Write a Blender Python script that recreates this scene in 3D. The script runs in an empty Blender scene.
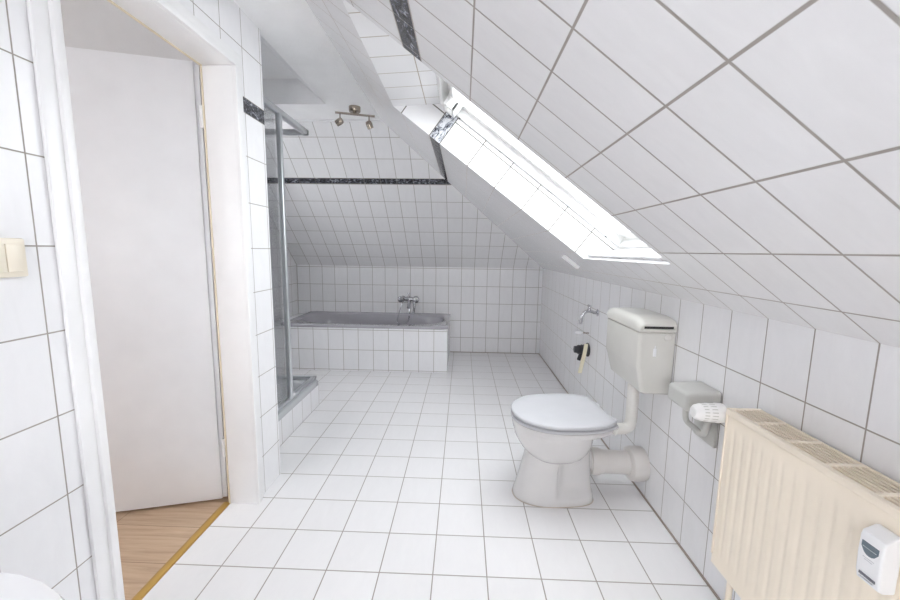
import bpy, bmesh, math, random
from mathutils import Vector, Matrix
random.seed(7)
PI = math.pi
C = bpy.context.scene.collection

# ------------------------------------------------------------------ camera, sky, exposure
FPX = 380.763
PITCH, YAW, ROLL = -0.1287, -0.0331, 0.0132
cp, sp, cy, sy = math.cos(PITCH), math.sin(PITCH), math.cos(YAW), math.sin(YAW)
fw = Vector((sy * cp, cy * cp, sp)); rt0 = Vector((cy, -sy, 0)); up0 = rt0.cross(fw)
rt = rt0 * math.cos(ROLL) + up0 * math.sin(ROLL)
upv = -rt0 * math.sin(ROLL) + up0 * math.cos(ROLL)
cam_d = bpy.data.cameras.new('camera')
cam_d.sensor_width = 36.0
cam_d.lens = FPX / 900 * 36.0
cam_d.clip_start = 0.02
cam = bpy.data.objects.new('camera', cam_d); C.objects.link(cam)
M3 = Matrix((rt, upv, -fw)).transposed()
cam.matrix_world = Matrix.Translation((-0.9123, -1.2666, 1.1916)) @ M3.to_4x4()
bpy.context.scene.camera = cam

world = bpy.data.worlds.new('sky'); bpy.context.scene.world = world
world.use_nodes = True
bg = world.node_tree.nodes['Background']
bg.inputs['Color'].default_value = (0.97, 0.98, 1.0, 1)
_n = world.node_tree.nodes; _l = world.node_tree.links
_tc = _n.new('ShaderNodeTexCoord'); _sp = _n.new('ShaderNodeSeparateXYZ'); _mr = _n.new('ShaderNodeMapRange')   # overcast sky: brighter towards the zenith
_mr.inputs['From Min'].default_value = 0.0; _mr.inputs['From Max'].default_value = 0.9
_mr.inputs['To Min'].default_value = 8.4; _mr.inputs['To Max'].default_value = 8.0
_l.new(_tc.outputs['Generated'], _sp.inputs[0]); _l.new(_sp.outputs[2], _mr.inputs['Value']); _l.new(_mr.outputs['Result'], bg.inputs['Strength'])
vs = bpy.context.scene.view_settings
vs.view_transform = 'Standard'; vs.look = 'None'; vs.gamma = 1.0; vs.use_curve_mapping = False
vs.exposure = -0.05
bpy.context.scene.cycles.diffuse_bounces = 10; bpy.context.scene.cycles.max_bounces = 14; bpy.context.scene.cycles.transparent_max_bounces = 24

# ------------------------------------------------------------------ room numbers (metres; right wall x = 0, floor z = 0)
SL, AB = 0.6475, 0.7333           # pitch of the right and of the back roof slope
KT = 1.003                        # knee wall height
YB = 3.137                        # back wall
XD = -1.867                       # tiled face of the door wall
XL = -2.86                        # left wall of the bath alcove
ZC = 2.19                         # flat ceiling
YN = -2.7                         # near end of the modelled room
cS, sS, tS = math.cos(SL), math.sin(SL), math.tan(SL)
cB, sB, tB = math.cos(AB), math.sin(AB), math.tan(AB)
def slope(y, L, w=0.0):
    return Vector((-L * cS + w * sS, y, KT + L * sS + w * cS))

# ------------------------------------------------------------------ materials
def mat(name, col, rough=0.4, metal=0.0, spec=0.5, bump=None, trans=None, coat=0.0):
    m = bpy.data.materials.new(name); m.use_nodes = True
    nt = m.node_tree; b = nt.nodes['Principled BSDF']
    b.inputs['Base Color'].default_value = (*col, 1); b.inputs['Roughness'].default_value = rough
    b.inputs['Metallic'].default_value = metal; b.inputs['Specular IOR Level'].default_value = spec
    b.inputs['Coat Weight'].default_value = coat
    tc = nt.nodes.new('ShaderNodeTexCoord')
    nz = nt.nodes.new('ShaderNodeTexNoise'); nz.inputs['Scale'].default_value = 9.0; nz.inputs['Detail'].default_value = 4
    nt.links.new(tc.outputs['Object'], nz.inputs['Vector'])
    mr = nt.nodes.new('ShaderNodeMapRange'); mr.inputs['To Min'].default_value = 0.95; mr.inputs['To Max'].default_value = 1.05
    nt.links.new(nz.outputs['Fac'], mr.inputs['Value'])
    mx = nt.nodes.new('ShaderNodeMix'); mx.data_type = 'RGBA'; mx.blend_type = 'MULTIPLY'; mx.inputs['Factor'].default_value = 1
    mx.inputs['A'].default_value = (*col, 1)
    nt.links.new(mr.outputs['Result'], mx.inputs['B']); nt.links.new(mx.outputs['Result'], b.inputs['Base Color'])
    if bump:
        n2 = nt.nodes.new('ShaderNodeTexNoise'); n2.inputs['Scale'].default_value = bump[0]; n2.inputs['Detail'].default_value = 6
        nt.links.new(tc.outputs['Object'], n2.inputs['Vector'])
        bp = nt.nodes.new('ShaderNodeBump'); bp.inputs['Strength'].default_value = bump[1]; bp.inputs['Distance'].default_value = bump[2]
        nt.links.new(n2.outputs['Fac'], bp.inputs['Height']); nt.links.new(bp.outputs['Normal'], b.inputs['Normal'])
    return m

def glass_mat(name, tint, gloss_mix=0.08, rough=0.02):
    m = bpy.data.materials.new(name); m.use_nodes = True
    nt = m.node_tree; nt.nodes.clear()
    out = nt.nodes.new('ShaderNodeOutputMaterial')
    t = nt.nodes.new('ShaderNodeBsdfTransparent'); t.inputs['Color'].default_value = (*tint, 1)
    g = nt.nodes.new('ShaderNodeBsdfGlossy'); g.inputs['Roughness'].default_value = rough
    fr = nt.nodes.new('ShaderNodeFresnel'); fr.inputs['IOR'].default_value = 1.45
    ge = nt.nodes.new('ShaderNodeNewGeometry'); ir = nt.nodes.new('ShaderNodeMapRange')      # thin pane: no total reflection at its back faces
    ir.inputs['To Min'].default_value = 1.45; ir.inputs['To Max'].default_value = 1 / 1.45
    nt.links.new(ge.outputs['Backfacing'], ir.inputs['Value']); nt.links.new(ir.outputs['Result'], fr.inputs['IOR'])
    mx = nt.nodes.new('ShaderNodeMixShader')
    nt.links.new(fr.outputs['Fac'], mx.inputs['Fac']); nt.links.new(t.outputs['BSDF'], mx.inputs[1]); nt.links.new(g.outputs['BSDF'], mx.inputs[2])
    nt.links.new(mx.outputs['Shader'], out.inputs['Surface'])
    return m

def tile_mat(name, u0, v0, w, h, col=(0.80, 0.795, 0.81), grout=(0.35, 0.32, 0.29), gw=0.0035, band=None, rough=0.16, vein=0.05, pale=0.0):
    """glazed tiles laid on the surface's own metric UV grid; band = (v_low, v_high) is a marble border course"""
    m = bpy.data.materials.new(name); m.use_nodes = True
    nt = m.node_tree; N = nt.nodes; L = nt.links; b = N['Principled BSDF']
    def math_(op, a, c=None, cl=False):
        n = N.new('ShaderNodeMath'); n.operation = op; n.use_clamp = cl
        for i, x in enumerate((a, c)):
            if x is None: continue
            if isinstance(x, (int, float)): n.inputs[i].default_value = x
            else: L.new(x, n.inputs[i])
        return n.outputs[0]
    uv = N.new('ShaderNodeUVMap'); uv.uv_map = 'UVMap'
    sx = N.new('ShaderNodeSeparateXYZ'); L.new(uv.outputs['UV'], sx.inputs[0])
    U, V = sx.outputs[0], sx.outputs[1]
    uu = math_('DIVIDE', math_('SUBTRACT', U, u0), w)
    if band:
        above = math_('GREATER_THAN', V, band[1])
        inb = math_('MULTIPLY', math_('GREATER_THAN', V, band[0]), math_('LESS_THAN', V, band[1]))
        voff = math_('ADD', math_('MULTIPLY', above, band[1] - v0), v0)
        vv = math_('DIVIDE', math_('SUBTRACT', V, voff), h)
    else:
        vv = math_('DIVIDE', math_('SUBTRACT', V, v0), h)
    def line(x, size, g):
        fr = math_('FRACT', x)
        d = math_('MULTIPLY', math_('MINIMUM', fr, math_('SUBTRACT', 1.0, fr)), size)
        mr = N.new('ShaderNodeMapRange'); mr.interpolation_type = 'SMOOTHSTEP'
        mr.inputs['From Min'].default_value = g * 0.35; mr.inputs['From Max'].default_value = g * 0.75
        mr.inputs['To Min'].default_value = 1; mr.inputs['To Max'].default_value = 0
        L.new(d, mr.inputs['Value']); return mr.outputs['Result']
    gu = line(uu, w, gw); gv = line(vv, h, gw)
    if band:
        gu = math_('MULTIPLY', gu, math_('SUBTRACT', 1.0, math_('MULTIPLY', inb, 0.75)))
        gv = math_('MULTIPLY', gv, math_('SUBTRACT', 1.0, inb))
        for e in band:
            d = math_('ABSOLUTE', math_('SUBTRACT', V, e)); gv = math_('MAXIMUM', gv, math_('LESS_THAN', d, gw * 0.45))
    mask = math_('MAXIMUM', gu, gv, True)
    cell = N.new('ShaderNodeCombineXYZ'); L.new(math_('FLOOR', uu), cell.inputs[0]); L.new(math_('FLOOR', vv), cell.inputs[1])
    wn = N.new('ShaderNodeTexWhiteNoise'); L.new(cell.outputs[0], wn.inputs['Vector'])
    # soft grey streaks of the glaze
    add = N.new('ShaderNodeVectorMath'); add.operation = 'MULTIPLY_ADD'
    add.inputs[1].default_value = (3.1, 2.7, 1.9); L.new(wn.outputs['Color'], add.inputs[0]); L.new(uv.outputs['UV'], add.inputs[2])
    mp = N.new('ShaderNodeMapping'); mp.inputs['Rotation'].default_value = (0, 0, 0.7); mp.inputs['Scale'].default_value = (26, 9, 1)
    L.new(add.outputs[0], mp.inputs['Vector'])
    nz = N.new('ShaderNodeTexNoise'); nz.inputs['Scale'].default_value = 1.0; nz.inputs['Detail'].default_value = 7; nz.inputs['Roughness'].default_value = 0.62; nz.inputs['Distortion'].default_value = 0.8
    L.new(mp.outputs['Vector'], nz.inputs['Vector'])
    tone = math_('ADD', math_('MULTIPLY', math_('SUBTRACT', nz.outputs['Fac'], 0.5), -vein * 2), math_('ADD', math_('MULTIPLY', wn.outputs['Value'], 0.025), 0.985))
    ct = N.new('ShaderNodeMix'); ct.data_type = 'RGBA'; ct.blend_type = 'MULTIPLY'; ct.inputs['Factor'].default_value = 1
    ct.inputs['A'].default_value = (*col, 1); L.new(tone, ct.inputs['B'])
    colo = ct.outputs['Result']
    if band:
        mp2 = N.new('ShaderNodeMapping'); mp2.inputs['Scale'].default_value = (22, 40, 1); mp2.inputs['Rotation'].default_value = (0, 0, 0.5)
        L.new(uv.outputs['UV'], mp2.inputs['Vector'])
        n3 = N.new('ShaderNodeTexNoise'); n3.inputs['Scale'].default_value = 1.0; n3.inputs['Detail'].default_value = 9; n3.inputs['Roughness'].default_value = 0.7; n3.inputs['Distortion'].default_value = 2.2
        L.new(mp2.outputs['Vector'], n3.inputs['Vector'])
        cr = N.new('ShaderNodeValToRGB'); e = cr.color_ramp.elements
        e[0].position = 0.40 - pale; e[0].color = (0.012, 0.012, 0.015, 1); e[1].position = 0.69 - pale; e[1].color = (0.72, 0.73, 0.76, 1)
        x = cr.color_ramp.elements.new(0.50 - pale * .8); x.color = (0.028, 0.027, 0.030, 1)
        x = cr.color_ramp.elements.new(0.575 - pale); x.color = (0.17, 0.18, 0.22, 1)
        L.new(n3.outputs['Fac'], cr.inputs['Fac'])
        mb = N.new('ShaderNodeMix'); mb.data_type = 'RGBA'; L.new(inb, mb.inputs['Factor']); L.new(colo, mb.inputs['A']); L.new(cr.outputs['Color'], mb.inputs['B'])
        colo = mb.outputs['Result']
    mg = N.new('ShaderNodeMix'); mg.data_type = 'RGBA'; L.new(mask, mg.inputs['Factor']); L.new(colo, mg.inputs['A']); mg.inputs['B'].default_value = (*grout, 1)
    L.new(mg.outputs['Result'], b.inputs['Base Color'])
    L.new(math_('ADD', math_('MULTIPLY', mask, 0.6), rough), b.inputs['Roughness'])
    bp = N.new('ShaderNodeBump'); bp.inputs['Strength'].default_value = 0.35; bp.inputs['Distance'].default_value = 0.0015
    L.new(math_('SUBTRACT', 1.0, mask), bp.inputs['Height']); L.new(bp.outputs['Normal'], b.inputs['Normal'])
    return m

H1, SH, SW, YW, S1 = 0.1964, 0.2029, 0.1535, 0.1922, 0.1126
BANDR = (1.330, 1.405)
M = {}
M['floor'] = tile_mat('floor_tiles', -0.2046, 0.0, 0.2, 0.2, col=(0.84, 0.83, 0.835), rough=0.13, gw=0.004, vein=0.035)
M['wr'] = tile_mat('wall_tiles_right', YW, H1, SW, SH, col=(0.83, 0.825, 0.835), gw=0.0035)
M['sr'] = tile_mat('slope_tiles_right', YW, S1, SW, SH, col=(0.83, 0.825, 0.835), grout=(0.36, 0.33, 0.305), gw=0.0048, band=BANDR)
M['wb'] = tile_mat('wall_tiles_back', -1.077, H1 - 0.018, 0.1482, 0.202, col=(0.83, 0.825, 0.835), gw=0.004)
M['sb'] = tile_mat('slope_tiles_back', -1.077, 0.161, 0.1482, 0.2, col=(0.83, 0.825, 0.835), gw=0.004, band=(1.165, 1.227))
M['wd'] = tile_mat('wall_tiles_door', 0.441, 0.19, 0.1466, 0.2, col=(0.82, 0.815, 0.83), gw=0.003, rough=0.30, band=(1.772, 1.836))
M['tub_t'] = tile_mat('tub_surround_tiles', -1.184, 0.013, 0.1485, 0.2, col=(0.80, 0.795, 0.81), gw=0.004)
M['step_t'] = tile_mat('shower_base_tiles', 1.51, -0.035, 0.150, 0.2, col=(0.80, 0.795, 0.81), gw=0.004)
M['rev'] = tile_mat('reveal_tiles', 0.148, S1, 0.5, SH, col=(0.82, 0.815, 0.825), grout=(0.13, 0.12, 0.11), gw=0.0058, band=BANDR, pale=0.13, vein=0.02)  # grout darker than its own tone, keeps joints visible in the strong light
M['head'] = tile_mat('head_tiles', 0.164, 0.085, SW, 0.4, col=(0.80, 0.795, 0.805), grout=(0.36, 0.31, 0.25), gw=0.0045, vein=0.02)
M['sill'] = tile_mat('sill_tiles', 0.164, 0.14, SW, 0.4, col=(0.82, 0.815, 0.825), grout=(0.42, 0.38, 0.33), gw=0.003, vein=0.02)
M['plaster'] = mat('ceiling_plaster', (0.90, 0.90, 0.905), 0.85, bump=(90, 0.35, 0.004))
M['hallwall'] = mat('hall_plaster', (0.72, 0.71, 0.71), 0.9, bump=(120, 0.4, 0.004))
M['white_paint'] = mat('white_lacquer', (0.84, 0.835, 0.84), 0.32)
M['leaf'] = mat('white_door_leaf', (0.80, 0.80, 0.82), 0.38)
M['pvc'] = mat('white_window_plastic', (0.86, 0.86, 0.85), 0.3)
M['gasket'] = mat('yellowed_door_seal', (0.74, 0.65, 0.50), 0.6)
M['brass'] = mat('brass_strip', (0.60, 0.38, 0.11), 0.35, 0.6)
M['alu'] = mat('satin_aluminium', (0.62, 0.64, 0.66), 0.28, 0.75)
M['dark'] = mat('dark_gap', (0.03, 0.03, 0.03), 0.6)
M['glass'] = glass_mat('window_glass', (0.96, 0.98, 0.98))
M['shglass'] = glass_mat('grey_shower_glass', (0.90, 0.905, 0.91), rough=0.12)
M['ceramic'] = mat('light_grey_ceramic', (0.67, 0.655, 0.65), 0.10, coat=0.3)
M['wceramic'] = mat('white_ceramic', (0.85, 0.85, 0.86), 0.08, coat=0.3)
M['seat'] = mat('grey_white_seat_plastic', (0.56, 0.56, 0.585), 0.25)
M['cist'] = mat('warm_grey_plastic', (0.67, 0.655, 0.615), 0.24)
M['flush'] = mat('pale_grey_pipe_plastic', (0.74, 0.72, 0.685), 0.3)
M['pipe'] = mat('waste_pipe_plastic', (0.69, 0.66, 0.635), 0.32)
M['holder'] = mat('grey_green_plastic', (0.56, 0.555, 0.53), 0.3)
M['tub'] = mat('grey_tub_acrylic', (0.40, 0.39, 0.42), 0.12, coat=0.3)
M['tray'] = mat('grey_tray_acrylic', (0.48, 0.49, 0.51), 0.2)
M['chrome'] = mat('chrome', (0.55, 0.55, 0.57), 0.16, 1.0)
M['nickel'] = mat('brushed_nickel', (0.36, 0.31, 0.26), 0.22, 1.0)
M['bulb'] = mat('clear_lamp_glass', (0.72, 0.76, 0.76), 0.1)
M['rad'] = mat('cream_radiator_enamel', (0.88, 0.785, 0.655), 0.3)
M['radslat'] = mat('cream_grille_enamel', (0.82, 0.72, 0.59), 0.35)
M['knob'] = mat('white_knob_plastic', (0.82, 0.81, 0.80), 0.35)
M['cream'] = mat('cream_switch_plastic', (0.83, 0.76, 0.64), 0.35)
M['meterw'] = mat('white_meter_plastic', (0.83, 0.83, 0.84), 0.35)
M['lcd'] = mat('grey_blue_display', (0.14, 0.18, 0.21), 0.2)
M['lcd2'] = mat('pale_display_line', (0.42, 0.48, 0.50), 0.3)
M['print'] = mat('grey_print', (0.22, 0.22, 0.25), 0.6)
M['printl'] = mat('pale_print', (0.60, 0.60, 0.62), 0.6)
M['rubber'] = mat('black_rubber', (0.025, 0.025, 0.03), 0.45)
M['tape'] = mat('yellowed_strap', (0.74, 0.69, 0.52), 0.5)
M['caulk'] = mat('white_caulk', (0.82, 0.82, 0.83), 0.5)

def wood_mat():
    m = bpy.data.materials.new('oak_laminate'); m.use_nodes = True
    nt = m.node_tree; N = nt.nodes; L = nt.links; b = N['Principled BSDF']
    tc = N.new('ShaderNodeTexCoord')
    mp = N.new('ShaderNodeMapping'); mp.inputs['Scale'].default_value = (2.2, 30, 1); L.new(tc.outputs['Object'], mp.inputs['Vector'])
    nz = N.new('ShaderNodeTexNoise'); nz.inputs['Scale'].default_value = 1.4; nz.inputs['Detail'].default_value = 9; nz.inputs['Roughness'].default_value = 0.65; nz.inputs['Distortion'].default_value = 0.6
    L.new(mp.outputs['Vector'], nz.inputs['Vector'])
    cr = N.new('ShaderNodeValToRGB'); e = cr.color_ramp.elements
    e[0].position = 0.30; e[0].color = (0.42, 0.28, 0.18, 1); e[1].position = 0.70; e[1].color = (0.63, 0.47, 0.33, 1)
    x = cr.color_ramp.elements.new(0.5); x.color = (0.55, 0.39, 0.265, 1)
    L.new(nz.outputs['Fac'], cr.inputs['Fac'])
    br = N.new('ShaderNodeTexBrick'); br.inputs['Scale'].default_value = 1.0; br.inputs['Brick Width'].default_value = 1.2; br.inputs['Row Height'].default_value = 0.19
    br.inputs['Mortar Size'].default_value = 0.0012; br.inputs['Color1'].default_value = (1, 1, 1, 1); br.inputs['Color2'].default_value = (0.93, 0.93, 0.93, 1); br.inputs['Mortar'].default_value = (0.45, 0.4, 0.35, 1)
    L.new(tc.outputs['Object'], br.inputs['Vector'])
    mx = N.new('ShaderNodeMix'); mx.data_type = 'RGBA'; mx.blend_type = 'MULTIPLY'; mx.inputs['Factor'].default_value = 1
    L.new(cr.outputs['Color'], mx.inputs['A']); L.new(br.outputs['Color'], mx.inputs['B']); L.new(mx.outputs['Result'], b.inputs['Base Color'])
    b.inputs['Roughness'].default_value = 0.4
    return m
M['wood'] = wood_mat()

# ------------------------------------------------------------------ builders
def finish(name, bm, m, parent=None, smooth=35):
    bmesh.ops.recalc_face_normals(bm, faces=bm.faces[:])
    me = bpy.data.meshes.new(name); bm.to_mesh(me); bm.free()
    if smooth:
        for p in me.polygons: p.use_smooth = True
        me.set_sharp_from_angle(angle=math.radians(smooth))
    me.materials.append(M[m] if isinstance(m, str) else m)
    o = bpy.data.objects.new(name, me); C.objects.link(o)
    if parent: 
        o.parent = parent
        o.matrix_parent_inverse = Matrix.Translation(parent.location).inverted()
    return o

def thing(name, label, cat, loc=(0, 0, 0), group=None, kind=None):
    o = bpy.data.objects.new(name, None); C.objects.link(o); o.location = loc; o.empty_display_size = 0.05
    if label: o['label'] = label
    if cat: o['category'] = cat
    if group: o['group'] = group
    if kind: o['kind'] = kind
    return o
def tag(o, label, cat, group=None):
    o['label'] = label; o['category'] = cat
    if group: o['group'] = group
    return o
def struct(o): o['kind'] = 'structure'; return o

def panel(name, O, U, V, polys, m, thick=0.1, parent=None, flip=False, open_edges=()):
    """polygons in metric (u,v) on the plane O + uU + vV, given thickness away from the room (against U x V, or along it when flip)"""
    O, U, V = Vector(O), Vector(U).normalized(), Vector(V).normalized()
    n = U.cross(V) * (1 if flip else -1)
    bm = bmesh.new(); uvl = bm.loops.layers.uv.new('UVMap')
    vd = {}
    def vert(p, d):
        k = (round(p[0], 5), round(p[1], 5), d)
        if k not in vd: vd[k] = bm.verts.new(O + U * p[0] + V * p[1] + n * (thick * d))
        return vd[k]
    edges = {}
    def face(pts):
        f = bm.faces.new([vert(p, d) for p, d in pts])
        for lp, (p, d) in zip(f.loops, pts): lp[uvl].uv = (p[0], p[1])
    for poly in polys:
        face([(p, 0) for p in poly]); face([(p, 1) for p in reversed(poly)])
        for a, b in zip(poly, poly[1:] + poly[:1]):
            ka, kb = tuple(round(x, 5) for x in a), tuple(round(x, 5) for x in b)
            if (kb, ka) in edges: edges.pop((kb, ka))
            else: edges[(ka, kb)] = (a, b)
    inside = lambda p: any(h[0] - 1e-4 <= p[0] <= h[1] + 1e-4 and h[2] - 1e-4 <= p[1] <= h[3] + 1e-4 for h in open_edges)
    for a, b in edges.values():
      if not (inside(a) and inside(b)): face([(a, 0), (a, 1), (b, 1), (b, 0)])
    o = finish(name, bm, m, parent, smooth=None)
    return o
def rect(a, b, c, d): return [(a, c), (b, c), (b, d), (a, d)]

def box(bm, x0, x1, y0, y1, z0, z1, bev=0.0, seg=2, T=None):
    r = bmesh.ops.create_cube(bm, size=1.0)
    vs_ = r['verts']
    for v in vs_:
        v.co = Vector((x0 + (v.co.x + .5) * (x1 - x0), y0 + (v.co.y + .5) * (y1 - y0), z0 + (v.co.z + .5) * (z1 - z0)))
    if bev:
        es = list({e for v in vs_ for e in v.link_edges})
        g = bmesh.ops.bevel(bm, geom=es, offset=bev, segments=seg, profile=0.5, affect='EDGES')
        vs_ = list({v for f in g['faces'] for v in f.verts} | {v for v in vs_ if v.is_valid})
    if T:
        for v in vs_: v.co = T(v.co)
    return vs_
def boxo(name, m, parent, x0, x1, y0, y1, z0, z1, bev=0.0, seg=2, T=None):
    bm = bmesh.new(); box(bm, x0, x1, y0, y1, z0, z1, bev, seg, T); return finish(name, bm, m, parent)

def loft(bm, rings, cap0=True, cap1=True):
    R = [[bm.verts.new(p) for p in r] for r in rings]
    n = len(R[0])
    for a, b in zip(R, R[1:]):
        for i in range(n):
            bm.faces.new((a[i], a[(i + 1) % n], b[(i + 1) % n], b[i]))
    if cap0: bm.faces.new(R[0][::-1])
    if cap1: bm.faces.new(R[-1])
def smooth_path(pts, n=8):
    P = [Vector(p) for p in pts]; out = []
    for i in range(len(P) - 1):
        p0, p1, p2, p3 = P[max(i - 1, 0)], P[i], P[i + 1], P[min(i + 2, len(P) - 1)]
        for k in range(n):
            t = k / n
            out.append(0.5 * ((2 * p1) + (p2 - p0) * t + (2 * p0 - 5 * p1 + 4 * p2 - p3) * t * t + (3 * p1 - p0 - 3 * p2 + p3) * t ** 3))
    out.append(P[-1]); return out
def tube(bm, pts, r, n=14, cap=True):
    P = [Vector(p) for p in pts]; rr = r if isinstance(r, (list, tuple)) else [r] * len(P)
    rings = []; ref = None
    for i, p in enumerate(P):
        d = (P[min(i + 1, len(P) - 1)] - P[max(i - 1, 0)]).normalized()
        if ref is None: ref = Vector((0, 0, 1)) if abs(d.z) < 0.9 else Vector((1, 0, 0))
        a = d.cross(ref).normalized(); b_ = a.cross(d).normalized(); ref = b_
        rings.append([p + (a * math.cos(2 * PI * k / n) + b_ * math.sin(2 * PI * k / n)) * rr[i] for k in range(n)])
    loft(bm, rings, cap, cap)
def lathe(bm, o, axis, prof, n=24):
    """prof: (distance along axis, radius)"""
    o, ax = Vector(o), Vector(axis).normalized()
    ref = Vector((0, 0, 1)) if abs(ax.z) < 0.9 else Vector((1, 0, 0))
    a = ax.cross(ref).normalized(); b_ = a.cross(ax)
    loft(bm, [[o + ax * t + (a * math.cos(2 * PI * k / n) + b_ * math.sin(2 * PI * k / n)) * max(r, 1e-4) for k in range(n)] for t, r in prof])
def lat(name, m, parent, o, axis, prof, n=24):
    bm = bmesh.new(); lathe(bm, o, axis, prof, n); return finish(name, bm, m, parent)
def tub_(name, m, parent, pts, r, n=14):
    bm = bmesh.new(); tube(bm, pts, r, n); return finish(name, bm, m, parent)

# ------------------------------------------------------------------ room shell
struct(panel('floor', (0, 0, 0), (1, 0, 0), (0, 1, 0), [rect(-1.985, 0.1, YN, YB + .1), rect(XL - .1, -1.985, 0.56, YB + .1)], 'floor'))
struct(panel('wall_right', (0, 0, 0), (0, 1, 0), (0, 0, 1), [rect(YN, YB + .1, -.05, KT)], 'wr', flip=True))
struct(panel('wall_back', (0, YB, 0), (1, 0, 0), (0, 0, 1), [rect(XL - .1, .05, -.05, KT)], 'wb'))
# right roof slope: u = y, v = distance up the slope, with the roof window's hole
LT = (ZC - KT) / sS + 0.02
yv = lambda L: YB - L * sS / tB                      # valley line with the back slope
OY0, OY1, OL0, OL1 = 0.07, 1.03, 0.25, 1.665
QY0, QY1 = -2.62, -2.25           # unseen second roof window behind the camera, added for more daylight
sl_polys = [[(YN, 0), (yv(0), 0), (yv(OL0), OL0), (OY1, OL0), (OY0, OL0), (QY1, OL0), (QY0, OL0), (YN, OL0)],
            [(YN, OL0), (QY0, OL0), (QY0, OL1), (YN, OL1)], [(QY1, OL0), (OY0, OL0), (OY0, OL1), (QY1, OL1)],
            [(OY1, OL0), (yv(OL0), OL0), (yv(OL1), OL1), (OY1, OL1)],
            [(YN, OL1), (QY0, OL1), (QY1, OL1), (OY0, OL1), (OY1, OL1), (yv(OL1), OL1), (yv(LT), LT), (YN, LT)]]
struct(panel('ceiling_right', (0, 0, KT), (0, 1, 0), (-cS, 0, sS), sl_polys, 'sr', thick=0.03, flip=True, open_edges=((OY0, OY1, OL0, OL1), (QY0, QY1, OL0, OL1))))
LB = (ZC - KT) / sB + 0.02
xv = lambda L: -L * sB / tS
struct(panel('ceiling_back', (0, YB, KT), (1, 0, 0), (0, -cB, sB), [[(XL - .05, 0), (0, 0), (xv(LB), LB), (XL - .05, LB)]], 'sb', thick=0.05))
# flat ceiling with the raised coffer over the shower
XE, YE, ZR = -1.885, 1.50, 2.355
bm = bmesh.new()
xc_, yc_ = -KT, 0
xr_ = -(ZC - KT) / tS + 0.004; yr_ = YB - (ZC - KT) / tB + 0.006
def quad(*p): bm.faces.new([bm.verts.new(q) for q in p])
quad((XE, YN, ZC), (xr_, YN, ZC), (xr_, yr_, ZC), (XE, yr_, ZC))
quad((XL - .05, YE, ZC), (XE, YE, ZC), (XE, yr_, ZC), (XL - .05, yr_, ZC))
quad((XE, .55, ZC), (XE, YE, ZC), (-2.075, YE, ZR), (-2.075, .55, ZR))
quad((XL - .05, YE, ZC), (XE, YE, ZC), (-2.075, YE, ZR), (XL - .05, YE, ZR))
quad((XL - .05, .55, ZR), (-2.075, .55, ZR), (-2.075, YE, ZR), (XL - .05, YE, ZR))
for f in list(bm.faces):
    pass
bmesh.ops.remove_doubles(bm, verts=bm.verts[:], dist=1e-4)
# a slab above closes it against the sky
box(bm, XL - .1, xr_ - 0.02, YN, yr_ - 0.02, ZR + .02, ZR + .06)
box(bm, xr_ - .03, xr_ - 0.01, YN, yr_ - .02, ZC + .005, ZR + .03)
box(bm, XL - .1, xr_ - 0.01, yr_ - .03, yr_ - .012, ZC + .005, ZR + .03)
struct(finish('ceiling', bm, 'plaster', smooth=None))
# door wall (u = y, v = z)
DY0, DY1, DZ = -0.34, 0.35, 1.925
struct(panel('wall_left', (XD, 0, 0), (0, 1, 0), (0, 0, 1),
             [rect(YN, DY0 - .03, -.02, DZ + .03), rect(DY1 + .03, 0.602, -.02, DZ + .03), [(YN, DZ + .03), (DY0 - .03, DZ + .03), (DY1 + .03, DZ + .03), (.602, DZ + .03), (.602, ZC + .02), (YN, ZC + .02)]], 'wd', thick=0.125))
struct(panel('wall_alcove', (XL, 0, 0), (0, 1, 0), (0, 0, 1), [rect(.5, 1.50, -.02, ZR + .03), rect(1.80, YB + .05, -.02, ZR + .03), rect(1.50, 1.80, -.02, .8), rect(1.50, 1.80, 1.75, ZR + .03)], tile_mat('wall_tiles_alcove', YB, H1 - .012, 0.15, 0.202, col=(0.83, 0.825, 0.835), gw=0.004, band=(1.79, 1.85)), thick=0.08))  # window-sized opening added out of view to fill the bath end with daylight
struct(panel('wall_shower', (0, 0.602, 0), (-1, 0, 0), (0, 0, 1), [rect(1.868, -XL + .05, -.02, ZR + .03)], tile_mat('wall_tiles_shower', 1.867, H1 - .012, 0.15, 0.202, col=(0.83, 0.825, 0.835), gw=0.004, band=(1.79, 1.85)), thick=0.06))
# white joint between flat ceiling and back slope
bm = bmesh.new(); box(bm, XL, xv(LB) + .02, yr_ - .02, yr_ + .004, ZC - .012, ZC + .004); struct(finish('trim_1', bm, 'caulk'))
# grey joint along the floor edges
bm = bmesh.new(); box(bm, -.006, .002, YN, YB, 0, .006); struct(finish('trim_2', bm, mat('floor_joint', (0.36, 0.31, 0.27), 0.8)))
bm = bmesh.new(); box(bm, -1.05, .0, YB - .006, YB + .002, 0, .006); struct(finish('trim_3', bm, bpy.data.materials['floor_joint']))

# near end of the room, behind the camera
struct(panel('wall_near', (0, YN, 0), (1, 0, 0), (0, 0, 1), [rect(XD - .1, .05, -.05, .8), rect(XD - .1, -1.62, .8, ZC + .05), rect(-.62, .05, .8, ZC + .05), rect(-1.62, -.62, 1.75, ZC + .05)], 'plaster', thick=.06, flip=True))  # unseen window opening added to brighten the room from behind
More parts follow.
